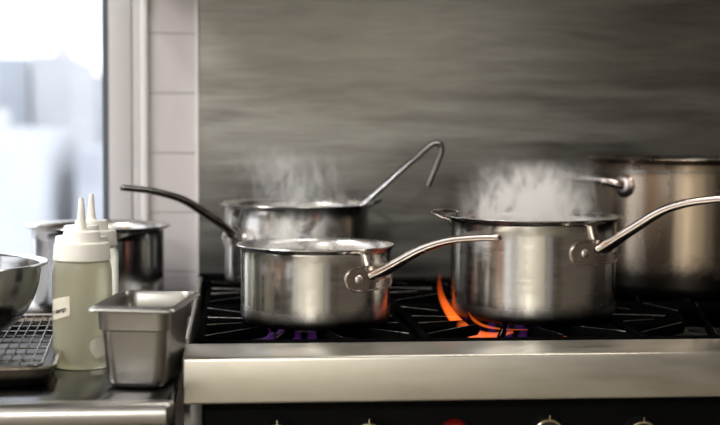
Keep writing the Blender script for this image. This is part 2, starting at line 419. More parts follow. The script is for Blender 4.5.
struct('trim_2', MB().box(-0.0725, -0.0665, WY - 0.008, WY, 0.86, 2.3, 0.001), M['bead'])
# window in the left wall
def side_window(name, yc, hw, mull):
    w2 = bpy.data.objects.new(name, None); col.objects.link(w2); w2.location = (-1.98, yc, 0.85); tag(w2, kind='structure')
    f2 = MB()
    for y0, y1, z0, z1 in ((-hw, -hw + 0.05, 0, 1.45), (hw - 0.05, hw, 0, 1.45), (-hw + 0.05, hw - 0.05, 0, 0.05), (-hw + 0.05, hw - 0.05, 1.40, 1.45)) + (((-0.03, 0.03, 0.05, 1.40),) if mull else ()):
        f2.box(-0.03, 0.03, y0, y1, z0, z1, 0.003)
    f2.build('sash', M['frame'], w2)
    MB().box(-0.003, 0.003, -hw + 0.05, hw - 0.05, 0.05, 1.40).build('pane', M['glass'], w2)
side_window('window_2', -0.95, 0.95, True)
side_window('window_3', 1.89, 0.61, False)

# ------------------------------------------------------------------ stainless sheet behind the range
bs = MB().box(-0.0665, 1.35, WY - 0.006, WY - 0.001, 0.86, 1.95, 0.001).build('backsplash', M['backsplash'])
tag(bs, 'tall brushed steel backsplash sheet on the wall behind the range', 'backsplash')

# ------------------------------------------------------------------ the range
RX0, RX1 = -0.0645, 1.19
rg = thing('gas_range', (0.41, 2.1, 0), 'black gas range with a broad steel front rail', 'stove')
def R(mb, name, mat, parent=rg, smooth=35):
    mb.v = [(v[0] - 0.41, v[1] - 2.1, v[2]) for v in mb.v]
    return mb.build(name, M[mat], parent, smooth)
R(MB().box(RX0 + 0.004, RX1, 1.72, 2.55, 0.12, 0.85, 0.004), 'body', 'enamel')
R(MB().box(RX0, RX1, 1.655, 1.767, 0.8555, 0.915, 0.0045, 3), 'front_rail', 'rail')
R(MB().box(RX0 + 0.01, RX1, 1.767, 2.55, 0.85, 0.866, 0.002), 'cooktop', 'enamel')
R(MB().box(RX0, RX0 + 0.006, 1.767, 2.52, 0.85, 0.921, 0.002), 'side_lip', 'rail')
R(MB().box(RX0 + 0.001, RX0 + 0.026, 1.680, 1.72, 0.12, 0.856, 0.002), 'side_panel', 'counter')
R(MB().box(RX0 + 0.026, RX1, 1.690, 1.72, 0.70, 0.856, 0.002), 'control_panel', 'enamel')
R(MB().box(RX0 + 0.006, RX1, 2.50, 2.55, 0.85, 0.915, 0.003), 'back_rail', 'enamel')
R(MB().box(-0.066, 0.02, 2.515, 2.54, 0.915, 0.926, 0.003), 'flue_cap', 'enamel')
R(MB().box(0.868, RX1, 1.770, 2.498, 0.866, 0.920, 0.003), 'side_plate', 'enamel')
for lx in (RX0 + 0.06, RX1 - 0.06):
    for ly in (1.78, 2.48):
        R(MB().lathe([(0, 0), (0.022, 0), (0.022, 0.02), (0.016, 0.03), (0.016, 0.12), (0, 0.12)], 20, (lx, ly, 0)), 'leg', 'rail')
bc = [(0.10, 1.945), (0.405, 1.945), (0.71, 1.945), (0.10, 2.305), (0.405, 2.305), (0.71, 2.305)]
for bx, by in bc:
    R(MB().lathe([(0, 0.866), (0.05, 0.866), (0.05, 0.884), (0.056, 0.886), (0.056, 0.892), (0.046, 0.897), (0.026, 0.897), (0.022, 0.889), (0, 0.889)], 40, (bx, by, 0)), 'burner', 'burner')
# knobs under the rail
def knob(x, z, red=False):
    y = 1.690
    rot = Matrix.Translation((x, y, z)) @ Matrix.Rotation(radians(90), 4, 'X')
    def lath(prof, seg=36):
        mb = MB().lathe(prof, seg); mb.v = [tuple(rot @ Vector(v)) for v in mb.v]; return mb
    k = R(lath([(0, 0.0), (0.021, 0.0), (0.0205, 0.012), (0.0185, 0.024), (0.016, 0.026), (0, 0.026)]), 'knob', 'red' if red else 'knob')
    if red: k['label'] = 'red control knob'
    if not red:
        R(lath([(0.0170, 0.0265), (0.0186, 0.0272), (0.0200, 0.0258), (0.0200, 0.0240), (0.0172, 0.0240)], 36), 'knob_ring', 'brass', k)
        R(MB().box(x - 0.0008, x + 0.0008, y - 0.0275, y - 0.0240, z + 0.018, z + 0.0255), 'pointer', 'brass', k)
for kx, kz in ((0.0542, 0.8070), (0.1712, 0.8070), (0.4045, 0.8085), (0.5290, 0.8040)): knob(kx, kz)
knob(0.2855, 0.8045, True)
def panel_text(body, x, z, size):
    vs, fs = text_mesh(body, size, 'marking')
    mb = MB(); mb.add([(x + v.x, 1.6895 - v.z, z + v.y) for v in vs], fs); return R(mb, 'marking', 'mark')
panel_text('5-0', 0.2835, 0.8520, 0.0045)

# grates: a square cast frame with eight fingers pointing at the burner
def make_grate(cx, cy, label):
    g = thing('burner_grate', (cx, cy, 0.866), label, 'grate', 'cast iron grates on the range')
    hx, hy = 0.148, 0.174; t = 0.054
    fr = MB()
    fr.box(-hx, hx, -hy, -hy + 0.012, t - 0.016, t - 0.003, 0.003); fr.box(-hx, hx, hy - 0.012, hy, t - 0.016, t - 0.003, 0.003)
    fr.box(-hx, -hx + 0.012, -hy, hy, t - 0.016, t - 0.003, 0.003); fr.box(hx - 0.012, hx, -hy, hy, t - 0.016, t - 0.003, 0.003)
    for sx in (-1, 1):
        for sy in (-1, 1):
            fr.box(sx * hx - (0.012 if sx > 0 else 0), sx * hx + (0.012 if sx < 0 else 0), sy * hy - (0.012 if sy > 0 else 0), sy * hy + (0.012 if sy < 0 else 0), 0.0, t - 0.004, 0.002)
    fr.build('frame', M['iron'], g)
    for k in range(12):
        a = radians(15 + 30 * k)
        d = Vector((cos(a), sin(a), 0))
        L = min(hx / abs(d.x) if abs(d.x) > 1e-4 else 9, hy / abs(d.y) if abs(d.y) > 1e-4 else 9) - 0.006
        s = Vector((-d.y, d.x, 0)); i0 = 0.036 if k % 2 == 0 else 0.075
        mb = MB()
        pts = [d * i0 + Vector((0, 0, t - 0.013)), d * (i0 + 0.004) + Vector((0, 0, t - 0.0085)), d * (L - 0.02) + Vector((0, 0, t - 0.0085)), d * L + Vector((0, 0, t - 0.010))]
        mb.sweep(pts, [0.0025, 0.0038, 0.0038, 0.0038], [0.005, 0.0085, 0.0085, 0.007], s, 12, 3.5)
        nf = len(mb.f)
        e0, e1 = (0.4, 0.97) if k % 2 else (0.62, 0.97)
        mb.sweep([d * (L * (e0 + (e1 - e0) * q)) + s * 0.0012 + Vector((0, 0, t - 0.0006)) for q in (0, 0.5, 1)], [0.0006] * 3, [0.0006] * 3, s, 6)
        f = mb.build('finger', M['iron'], g); f.data.materials.append(M['worn_iron'])
        for p in f.data.polygons:
            if p.index >= nf: p.material_index = 1
    return g
spots = ['front left grate under the low wide saucepan', 'front middle grate under the tall saucepan', 'front right grate, bare, before the stockpot',
         'back left grate under the saucepan holding the ladle', 'back middle grate behind the tall saucepan', 'back right grate under the stockpot']
g0 = make_grate(*bc[0], 'cast iron ' + spots[0])
for (x, y), sname in list(zip(bc, spots))[1:]:
    c = copy_tree(g0); c.location = (x, y, 0.866); c['label'] = 'cast iron ' + sname

# unseen hood added above, its lip set low to darken the sheet behind
hd = thing('shading_hood', (0.42, 2.1, 1.55), 'unseen steel hood added low over the range as a shade', 'hood')
hm = MB()
prof = [(-0.50, 0.0), (-0.50, 0.14), (-0.05, 0.72), (0.48, 0.72), (0.48, 0.0)]
n = len(prof)
hm.add([(-0.66, y, z) for y, z in prof] + [(0.62, y, z) for y, z in prof], [(0, 1, n + 1, n), (1, 2, n + 2, n + 1), (2, 3, n + 3, n + 2), (3, 4, n + 4, n + 3), (4, 0, n, n + 4), (4, 3, 2, 1, 0), (n, n + 1, n + 2, n + 3, n + 4)])
hm.build('canopy', M['hood'], hd)

# ------------------------------------------------------------------ worktable
wt = thing('worktable', (-0.7, 2.0, 0), 'steel worktable with a rolled front edge left of the range', 'table')
def Wp(mb, name, mat):
    mb.v = [(v[0] + 0.7, v[1] - 2.0, v[2]) for v in mb.v]; return mb.build(name, M[mat], wt)
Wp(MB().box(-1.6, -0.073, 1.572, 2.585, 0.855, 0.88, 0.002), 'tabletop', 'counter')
# rolled edge: half-round nose
ne = MB(); prof = [(1.585, 0.8795)] + [(1.565 - 0.016 * sin(a), 0.8645 + 0.0155 * cos(a)) for a in [pi * k / 14 for k in range(15)]] + [(1.585, 0.849)]
vs = []
for x, ins in ((-1.6, 0.0), (-0.079, 0.0), (-0.073, 0.004), (-0.0705, 0.010)):
    for y, z in prof: vs.append((x, y + (1.575 - y) * (ins / 0.016), 0.8645 + (z - 0.8645) * (1 - ins / 0.03)))
k = len(prof); fs = []
for i in range(3):
    for j in range(k - 1): fs.append((i * k + j, i * k + j + 1, (i + 1) * k + j + 1, (i + 1) * k + j))
    fs.append((i * k + k - 1, i * k, (i + 1) * k, (i + 1) * k + k - 1))
fs.append(tuple(range(k))); fs.append(tuple(range(3 * k, 4 * k)))
ne.add(vs, fs); o = Wp(ne, 'rolled_edge', 'table_edge')
for lx in (-1.5, -0.13):
    for ly in (1.64, 2.5):
        Wp(MB().lathe([(0, 0), (0.02, 0), (0.02, 0.855), (0, 0.855)], 20, (lx, ly, 0)), 'leg', 'counter')
Wp(MB().box(-1.52, -0.11, 1.62, 2.52, 0.25, 0.27, 0.003), 'undershelf', 'counter')

# ------------------------------------------------------------------ saucepans
def pot_profile(R, H, flare, th=0.0022, rb=0.014):
    """closed double wall: outside from the middle of the base up to the rolled rim, then down the inside"""
    o = [(0, 0.0), (R - rb, 0.0)]
    for k in range(1, 9):
        a = pi / 2 * k / 8; o.append((R - rb + rb * sin(a), rb - rb * cos(a)))
    n = 10
    for k in range(1, n): o.append((R, rb + (H - 0.012 - rb) * k / n))
    o += [(R + 0.0004, H - 0.010), (R + flare * 0.35, H - 0.0055), (R + flare * 0.8, H - 0.0036), (R + flare, H - 0.0026)]
    o += [(R + flare + 0.0007, H - 0.0012), (R + flare, H), (R + flare * 0.8, H - 0.0004)]
    return o
def pot_inner(R, H, flare, th=0.0022, rb=0.014):
    o = [(R + flare * 0.8, H - 0.0004), (R + flare * 0.4, H - 0.0018), (R - th * 0.3, H - 0.006), (R - th, H - 0.012)]
    n = 8
    for k in range(1, n): o.append((R - th, H - 0.012 + (rb - H + 0.012) * k / n))
    for k in range(0, 7):
        a = pi / 2 * k / 6; o.append((R - th - rb + rb * cos(a), th + rb - rb * sin(a)))
    o.append((0, th)); return o

def stadium(hl, hh, n=10):
    pts = []
    for k in range(n + 1):
        a = -pi / 2 + pi * k / n; pts.append((hl - hh + hh * cos(a), hh * sin(a)))
    for k in range(n + 1):
        a = pi / 2 + pi * k / n; pts.append((-(hl - hh) + hh * cos(a), hh * sin(a)))
    return pts

def bracket(root, R, z, az, hl, hh, mat, rivets=True, nriv=3):
    """oval riveted plate wrapped round the pot wall"""
    mb = MB(); base = []
    for u, v in stadium(hl, hh, 12):
        base.append((u, v))
    # densify the straight sides
    pts = []
    for i, p in enumerate(base):
        q = base[(i + 1) % len(base)]; m = 8 if abs(p[0] - q[0]) > hh else 1
        for k in range(m): pts.append((p[0] + (q[0] - p[0]) * k / m, p[1] + (q[1] - p[1]) * k / m))
    def pos(u, v, r):
        a = az + u / R; return (r * cos(a), r * sin(a), z + v)
    n = len(pts); vs = []
    rings = ((1.0, R - 0.001), (1.0, R + 0.0030), (0.965, R + 0.0048), (0.90, R + 0.0048), (0.84, R + 0.0034), (0.5, R + 0.0034), (0.0, R + 0.0034))
    for sc, r in rings:
        for u, v in pts:
            uu = math.copysign(max(0, abs(u) - (1 - sc) * hh), u); vv = v * sc
            vs.append(pos(uu, vv, r))
    fs = []
    for i in range(len(rings) - 1):
        for k in range(n): fs.append((i * n + k, i * n + (k + 1) % n, (i + 1) * n + (k + 1) % n, (i + 1) * n + k))
    mb.add(vs, fs); b = mb.build('handle_bracket', mat, root)
    for u in ((-0.62 * hl, 0.0, 0.62 * hl)[:nriv] if rivets else ()):
        a = az + u / R; c = Vector((cos(a), sin(a), 0)); rm = MB().lathe([(0.0064, 0), (0.0062, 0.0014), (0.0045, 0.0030), (0, 0.0038)], 20)
        rot = c.to_track_quat('Z', 'Y').to_matrix().to_4x4(); T = Matrix.Translation(c * (R + 0.0030) + Vector((0, 0, z))) @ rot
        rm.v = [tuple(T @ Vector(v)) for v in rm.v]; rm.build('rivet', M['rivet'], b)
    return b

def long_handle(root, az, rz, w, h, mat, R, z0):
    d = Vector((cos(az), sin(az), 0)); s = Vector((-sin(az), cos(az), 0))
    pts = spline([d * r + Vector((0, 0, z - z0)) for r, z in rz], 6); n = len(pts)
    mb = MB()
    W, H = lerp_list(w, n), lerp_list(h, n)
    # rounded end
    e = pts[-1]; t = (pts[-1] - pts[-2]).normalized()
    for q, f in ((0.4, 0.95), (0.75, 0.75), (1.0, 0.4)):
        pts.append(e + t * (q * h[-1])); W.append(w[-1] * f); H.append(h[-1] * f)
    mb.sweep(pts, W, H, s, 20, 2.6)
    o = mb.build('handle', mat, root, 50)
    return o

def helper_handle(root, R, z, az, mat, out=0.045, rise=0.016, half=0.034, rad=0.0042, nm='helper_handle', plate=True, thin=0.55, wide=1.9):
    d = Vector((cos(az), sin(az), 0)); s = Vector((-sin(az), cos(az), 0)); Z = Vector((0, 0, 1))
    da = half / R
    p0 = Vector((cos(az - da) * R, sin(az - da) * R, z)); p1 = Vector((cos(az + da) * R, sin(az + da) * R, z))
    pts = [p0 - d * 0.001, p0 + d * (out * 0.45) + Z * rise * 0.4, p0 + d * (out * 0.9) + s * half * 0.2 + Z * rise * 0.9, d * (R + out) + Z * (z + rise),
           p1 + d * (out * 0.9) - s * half * 0.2 + Z * rise * 0.9, p1 + d * (out * 0.45) + Z * rise * 0.4, p1 - d * 0.001]
    pp = spline(pts, 7)
    mb = MB().sweep(pp, [rad * thin] * len(pp), [rad * wide] * len(pp), (0.01, 0.02, 1), 14, 3)
    h = mb.build(nm, mat, root, 60)
    if plate:
        for a in (az - da, az + da):
            c = Vector((cos(a), sin(a), 0)); rm = MB().lathe([(0.0, -0.001), (2.6 * rad, -0.001), (2.6 * rad, 0.002), (2.1 * rad, 0.0045), (1.3 * rad, 0.006), (0, 0.0062)], 24)
            T = Matrix.Translation(c * R + Vector((0, 0, z))) @ c.to_track_quat('Z', 'Y').to_matrix().to_4x4()
            rm.v = [tuple(T @ Vector(v)) for v in rm.v]; rm.build('boss', mat, h)
    return h

def saucepan(loc, R, H, flare, label, mat):
    t = thing('saucepan', loc, label, 'saucepan', 'saucepans on the range')
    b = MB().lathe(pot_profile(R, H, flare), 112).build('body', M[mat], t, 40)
    MB().lathe(pot_inner(R, H, flare), 112).build('inner_wall', M['pot_inside'], t, 40)
    return t
G = 0.9202
# front left
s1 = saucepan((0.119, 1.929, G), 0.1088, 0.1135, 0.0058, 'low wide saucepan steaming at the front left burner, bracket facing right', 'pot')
az = radians(-44)
bracket(s1, 0.1088, 0.9915 - G, az, 0.053, 0.0178, M['handle'])
long_handle(s1, az, [(0.1120, 0.9960), (0.1290, 1.0045), (0.1515, 1.0165), (0.1940, 1.0380), (0.2360, 1.0512), (0.2760, 1.0570), (0.3120, 1.0595)],
            [0.019, 0.0135, 0.0105, 0.0095, 0.0088, 0.0078, 0.0066], [0.0080, 0.0074, 0.0066, 0.0060, 0.0055, 0.0050, 0.0046], M['handle'], 0.1088, G)
# tall one
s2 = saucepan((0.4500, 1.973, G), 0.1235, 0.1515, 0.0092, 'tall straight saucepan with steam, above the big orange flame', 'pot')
az = radians(-50)
bracket(s2, 0.1235, 1.0245 - G, az, 0.060, 0.0185, M['handle'])
long_handle(s2, az, [(0.1265, 1.0300), (0.1430, 1.0405), (0.1827, 1.0650), (0.2227, 1.0884), (0.2617, 1.1012), (0.3071, 1.1085), (0.34, 1.1105), (0.372, 1.111)],
            [0.020, 0.0140, 0.0108, 0.0100, 0.0095, 0.0085, 0.0078, 0.007], [0.0085, 0.0078, 0.0068, 0.0062, 0.0057, 0.0052, 0.005, 0.0048], M['handle'], 0.1235, G)
helper_handle(s2, 0.1235, 0.140, radians(141), M['handle'], 0.039, 0.013)
# back left
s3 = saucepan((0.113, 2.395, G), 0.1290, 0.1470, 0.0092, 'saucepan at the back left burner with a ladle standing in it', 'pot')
az3 = radians(209)
bracket(s3, 0.1290, 1.012 - G, az3, 0.056, 0.018, M['handle'])
long_handle(s3, az3, [(0.1305, 1.0120), (0.1430, 1.0270), (0.1865, 1.0545), (0.2155, 1.0723), (0.2440, 1.0840), (0.2905, 1.0954), (0.3372, 1.1006)],
            [0.018, 0.0125, 0.0100, 0.0092, 0.0085, 0.0078, 0.007], [0.0062, 0.0072, 0.0070, 0.0066, 0.0062, 0.0056, 0.0052], M['dark_handle'], 0.129, G)
helper_handle(s3, 0.1290, 0.136, radians(29), M['dark_handle'], 0.040, 0.016)
for nm, c, r, z, lab in (('water', (0.119, 1.929), 0.1018, 0.080, 'cloudy water simmering in the low front saucepan'),
                         ('water', (0.4500, 1.973), 0.1194, 0.112, 'cloudy water simmering in the tall saucepan'),
                         ('water', (0.113, 2.395), 0.1262, 0.100, 'cloudy water simmering in the back left saucepan')):
    o = MB().lathe([(0, -0.004), (r, -0.004), (r, 0), (r * 0.5, 0.0006), (0, 0)], 64).build(nm, M['broth'])
    o.location = (c[0], c[1], G + z); tag(o, lab, 'water', None, 'stuff')

# stockpot
SR, SH = 0.172, 0.2315
sp = thing('stockpot', (0.808, 2.310, G), 'big heat-tinted stockpot on the back right burner', 'pot')
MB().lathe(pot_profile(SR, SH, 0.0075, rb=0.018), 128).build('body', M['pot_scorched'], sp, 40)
MB().lathe(pot_inner(SR, SH, 0.0075, rb=0.018), 128).build('inner_wall', M['pot_inside'], sp, 40)
MB().lathe([(SR - 0.0005, 0.209), (SR + 0.0012, 0.2095), (SR + 0.0012, 0.2115), (SR - 0.0005, 0.212)], 128, closed=True).build('bead', M['dark_handle'], sp)
helper_handle(sp, SR, 0.186, radians(181), M['handle'], 0.040, 0.010, 0.095, 0.0078, 'side_handle', thin=1.0, wide=0.9)
helper_handle(sp, SR, 0.186, radians(6), M['handle'], 0.036, 0.008, 0.095, 0.0062, 'side_handle', thin=1.0, wide=0.9)

# ------------------------------------------------------------------ ladle leaning in the back left saucepan
ld = thing('ladle', (0.085, 2.385, 0.945), 'long-handled steel ladle with a hooked end leaning in the back saucepan', 'ladle')
o3 = Vector((0.085, 2.385, 0.945))
hp = [(0.120, 0.965), (0.2400, 1.0715), (0.2896, 1.1155), (0.330, 1.1510), (0.3492, 1.1672), (0.3590, 1.1738), (0.3660, 1.1752), (0.3725, 1.1710), (0.3732, 1.1610), (0.3690, 1.1480), (0.3640, 1.1340), (0.3498, 1.0985)]
hp = [Vector((x, 2.387, z)) - o3 for x, z in hp]
hp2 = [hp[0], hp[0].lerp(hp[1], 0.5)] + spline(hp[1:], 5); n = len(hp2)
MB().sweep(hp2, [0.0062] * n, [0.0045] * n, (0.0, 1.0, 0.0), 16, 4, twist=-0.35).build('handle', M['ladle'], ld)
bw = []
for k in range(9):
    a = pi / 2 * k / 8; bw.append((0.042 * sin(a), 0.042 * (1 - cos(a)) - 0.012))
bi = [(max(0, r - 0.0018), z + 0.0018) for r, z in reversed(bw)]
bm_ = MB().lathe(bw + bi, 40)
bm_.build('bowl', M['ladle'], ld)

# ------------------------------------------------------------------ worktable goods
C0 = 0.8802
# squeeze bottles
def squeeze_bottle(loc, label, rz=0.0):
    t = thing('squeeze_bottle', loc, label, 'squeeze bottle', 'squeeze bottles on the worktable', rz)
    r = 0.0392
    MB().lathe([(0, 0.003), (r - 0.012, 0.002), (r - 0.006, 0.0), (r - 0.002, 0.0015), (r, 0.006), (r, 0.05), (r + 0.0003, 0.1), (r, 0.128), (r - 0.001, 0.136), (r - 0.003, 0.1415), (r - 0.006, 0.143), (0, 0.143)], 72).build('body', M['bottle'], t, 40)
    MB().lathe([(0, 0.1432), (r - 0.0025, 0.1432), (r - 0.0012, 0.1445), (r - 0.0012, 0.147), (r - 0.0018, 0.150), (r - 0.0025, 0.163), (r - 0.0035, 0.1662), (0.0255, 0.1680), (0.0250, 0.1695), (0.0244, 0.1798), (0.0232, 0.1815), (0.0085, 0.1825), (0.0070, 0.1840), (0, 0.184)], 72).build('cap', M['white_plastic'], t, 40)
    MB().lathe([(0, 0.183), (0.0068, 0.183), (0.0058, 0.192), (0.0044, 0.208), (0.0036, 0.2185), (0.0030, 0.2205), (0, 0.221)], 32).build('nozzle', M['white_plastic'], t, 40)
    return t, r
def wrap_label(root, r, outline, name, mat, z0, a0, lift=0.0006, grid=16):
    """outline: list of (u, z) quads as left/right columns; a curved slip of tape"""
    mb = MB(); n = grid
    (u0, zl0, zl1), (u1, zr0, zr1) = outline
    vs = []
    for k in range(n + 1):
        f = k / n; u = u0 + (u1 - u0) * f; lo = zl0 + (zr0 - zl0) * f; hi = zl1 + (zr1 - zl1) * f
        if f in (0, 1): lo += 0.0006; hi -= 0.0004
        for rr in (r + 0.0001, r + lift):
            for z in (lo, hi):
                a = a0 + u / r; vs.append((rr * cos(a), rr * sin(a), z0 + z))
    fs = []
    for k in range(n):
        a, b = 4 * k, 4 * (k + 1)
        fs += [(a, a + 1, b + 1, b), (a + 2, b + 2, b + 3, a + 3), (a, b, b + 2, a + 2), (a + 1, a + 3, b + 3, b + 1)]
    fs += [(0, 2, 3, 1), (4 * n, 4 * n + 1, 4 * n + 3, 4 * n + 2)]
    mb.add(vs, fs); return mb.build(name, M[mat], root, 40)
b1, br = squeeze_bottle((-0.2020, 1.803, C0), 'nearest squeeze bottle of oil with a handwritten tape label')
AZ = radians(-90) + atan(0.112)            # faces the room
lab = wrap_label(b1, br, ((-0.050, 0.064, 0.092), (-0.0165, 0.0735, 0.0995)), 'tape_label', 'tape', 0, AZ)
vs, fs = text_mesh('r temp', 0.0092, 'lettering')
mb = MB(); mb.add([((br + 0.0010 + v.z * 0.5) * cos(AZ + (v.x - 0.0345) / br), (br + 0.0010 + v.z * 0.5) * sin(AZ + (v.x - 0.0345) / br), 0.0785 + v.y + (v.x) * 0.30) for v in vs], fs)
mb.build('lettering', M['ink'], lab)
wrap_label(b1, br, ((0.0095, 0.026, 0.0380), (0.017, 0.0160, 0.0430)), 'tape_scrap', 'tape', 0, AZ)
wrap_label(b1, br, ((0.017, 0.0160, 0.0430), (0.036, 0.018, 0.046)), 'tape_scrap', 'tape', 0, AZ)
b2, _ = squeeze_bottle((-0.2150, 1.915, C0), 'middle squeeze bottle standing right behind the labelled one')
b3, _ = squeeze_bottle((-0.2120, 2.022, C0), 'rearmost squeeze bottle, next to the tall steel pot')

# small steam-table pan
def rrect(hx, hy, r, n=7):
    pts = []
    for cx, cy, a0 in ((hx - r, hy - r, 0), (-hx + r, hy - r, 90), (-hx + r, -hy + r, 180), (hx - r, -hy + r, 270)):
        for k in range(n):
            a = radians(a0 + 90 * k / (n - 1)); pts.append((cx + r * cos(a), cy + r * sin(a)))
    return pts
def loft(rings, cap0=True, cap1=True):
    mb = MB(); n = len(rings[0][0]); vs = []; fs = []
    for pts, z in rings: vs += [(x, y, z) for x, y in pts]
    for i in range(len(rings) - 1):
        for k in range(n): fs.append((i * n + k, i * n + (k + 1) % n, (i + 1) * n + (k + 1) % n, (i + 1) * n + k))
    if cap0: fs.append(tuple(reversed(range(n))))
    if cap1: fs.append(tuple(range((len(rings) - 1) * n, len(rings) * n)))
    mb.add(vs, fs); return mb
pn = thing('steam_table_pan', (-0.1100, 1.698, C0), 'small deep steel pan standing empty at the worktable corner', 'pan', None, radians(-9))
HX, HY, PH = 0.054, 0.0885, 0.104
rings = []
bx, by = 0.0370, 0.068
for k in range(6):
    a = pi / 2 * k / 5; q = 0.012
    rings.append((rrect(bx - q + q * sin(a), by - q + q * sin(a), 0.016), q - q * cos(a)))
rings += [(rrect(0.0390, 0.0700, 0.0165), 0.040), (rrect(0.0415, 0.0735, 0.017), 0.070), (rrect(0.0420, 0.0740, 0.017), 0.0725), (rrect(0.0452, 0.0775, 0.018), 0.0745), (rrect(0.0458, 0.0782, 0.018), 0.092), (rrect(0.0466, 0.0792, 0.018), 0.0995)]
outer = list(rings)
inner = [(rrect(0.0474, 0.0802, 0.018), PH - 0.0005), (rrect(0.0448, 0.0774, 0.0175), PH - 0.006), (rrect(0.0442, 0.0768, 0.0175), 0.0755), (rrect(0.0408, 0.0728, 0.0165), 0.0725), (rrect(0.0380, 0.0690, 0.016), 0.040), (rrect(0.0358, 0.0668, 0.0155), 0.012), (rrect(0.030, 0.062, 0.012), 0.0025)]
loft(outer + inner).build('body', M['pan_steel'], pn, 40)
rim = [(rrect(0.0460, 0.0788, 0.018), PH - 0.0035), (rrect(HX - 0.002, HY - 0.002, 0.009), PH - 0.0065), (rrect(HX, HY, 0.008), PH - 0.0050), (rrect(HX - 0.0005, HY - 0.0005, 0.009), PH - 0.0030),
       (rrect(HX - 0.004, HY - 0.004, 0.013), PH), (rrect(0.0490, 0.0820, 0.019), PH + 0.0004), (rrect(0.0468, 0.0796, 0.018), PH - 0.0016)]
loft(rim, False, False).build('rim', M['pan_steel'], pn, 50)

# sheet pan and rack
AT = radians(4)
tr = thing('sheet_pan', (-0.397, 1.871, C0), 'worn rimmed sheet pan at the left end of the worktable', 'sheet pan', None, AT)
TX, TY = 0.165, 0.243
tp = [(rrect(TX - 0.022, TY - 0.022, 0.02), 0.0), (rrect(TX - 0.014, TY - 0.014, 0.024), 0.003), (rrect(TX - 0.004, TY - 0.004, 0.03), 0.0225), (rrect(TX - 0.001, TY - 0.001, 0.031), 0.0235), (rrect(TX, TY, 0.032), 0.0255), (rrect(TX - 0.002, TY - 0.002, 0.032), 0.0275), (rrect(TX - 0.0055, TY - 0.0055, 0.03), 0.0265),
      (rrect(TX - 0.0075, TY - 0.0075, 0.028), 0.0235), (rrect(TX - 0.017, TY - 0.017, 0.022), 0.0035), (rrect(TX - 0.024, TY - 0.024, 0.02), 0.0012)]
loft(tp).build('tray', M['tray'], tr, 40)
rk = thing('cooling_rack', (-0.397, 1.871, C0 + 0.0012), 'wire cooling rack lying inside the worn sheet pan', 'rack', None, AT)
fx, fy = TX - 0.020, TY - 0.020
pts = [Vector((x, y, 0.0245)) for x, y in rrect(fx, fy, 0.02)]; pts.append(pts[0])
MB().tube(pts, 0.0022, 8).build('frame', M['wire'], rk, 60)
lw = MB()
for k in range(1, 22):
    x = -fx + 2 * fx * k / 22; lw.tube([(x, -fy, 0.0262), (x, fy, 0.0262)], 0.0010, 6)
lw.build('long_wires', M['wire'], rk, 60)
cw = MB()
for k in range(1, 9):
    y = -fy + 2 * fy * k / 9; cw.tube([(-fx, y, 0.0235), (fx, y, 0.0235)], 0.0014, 6)
cw.build('cross_wires', M['wire'], rk, 60)
for sx in (-1, 1):
    for sy in (-1, 1):
        MB().tube([(sx * (fx - 0.02), sy * (fy - 0.01), 0.0235), (sx * (fx - 0.02), sy * (fy - 0.01), 0.0014)], 0.002, 8).build('foot', M['wire'], rk, 60)

# mixing bowl standing on the rack, half out of the frame
bo = thing('mixing_bowl', (-0.4126, 1.89, C0 + 0.0290), 'wide steel mixing bowl on the wire rack at the left edge', 'bowl')
BR, BH = 0.152, 0.1035
op = [(0, 0), (0.055, 0)]
for k in range(1, 15):
    a = pi / 2 * k / 14; op.append((0.055 + (BR - 0.009 - 0.055) * sin(a) ** 0.85, BH * (1 - cos(a)) ** 1.0 * 0.97))
op += [(BR - 0.004, BH - 0.0035), (BR, BH - 0.0035), (BR + 0.001, BH - 0.0015), (BR, BH), (BR - 0.006, BH - 0.0004)]
ip = [(BR - 0.0105, BH - 0.004)]
for k in range(13, 0, -1):
    a = pi / 2 * k / 14; ip.append((0.055 + (BR - 0.011 - 0.055) * sin(a) ** 0.85, 0.0018 + BH * (1 - cos(a)) * 0.96))
ip += [(0.054, 0.0018), (0, 0.0018)]
MB().lathe(op + ip, 112).build('body', M['bowl'], bo, 40)

# tall pot by the window
tp_ = thing('steel_pot', (-0.2385, 2.392, 0.8862), 'straight steel pot standing by the window behind the bottles', 'pot')
MB().lathe(pot_profile(0.1150, 0.1425, 0.0115), 112).build('body', M['bowl'], tp_, 40)
MB().lathe(pot_inner(0.1150, 0.1425, 0.0115), 112).build('inner_wall', M['pot_inside'], tp_, 40)

# ------------------------------------------------------------------ flames
M['orange'] = flame_mat('orange_gas_flame', (1.0, 0.17, 0.018), (1.0, 0.10, 0.008), 62, 18, 0.0, 0.08)
M['violet'] = flame_mat('violet_gas_flame', (0.22, 0.05, 0.5), (0.30, 0.06, 0.35), 8, 4, 0.0, 0.03)
def tongue(mb, pts, w, d, side):
    pp = spline(pts, 5); n = len(pp); mb.sweep(pp, lerp_list(w, n), lerp_list(d, n), side, 12)
fo = Vector((0.35, 1.905, 0.892))
fl = MB()
tongue(fl, [Vector(p) - fo for p in ((0.405, 1.895, 0.9065), (0.374, 1.898, 0.9010), (0.349, 1.905, 0.9025), (0.3330, 1.925, 0.9110), (0.3235, 1.955, 0.9240), (0.3160, 1.985, 0.9410), (0.3125, 2.000, 0.9600), (0.3140, 2.010, 0.9850))],
       [0.002, 0.005, 0.0080, 0.0090, 0.0080, 0.0060, 0.0042, 0.0006], [0.003, 0.008, 0.010, 0.011, 0.010, 0.008, 0.005, 0.001], (1, 0, 0.7))
tongue(fl, [Vector(p) - fo for p in ((0.430, 1.880, 0.9120), (0.392, 1.880, 0.9125), (0.362, 1.882, 0.9170), (0.345, 1.886, 0.9260), (0.337, 1.890, 0.9380))],
       [0.0004, 0.0010, 0.0022, 0.0026, 0.0005], [0.002, 0.004, 0.006, 0.005, 0.001], (1, 0, 0.9))
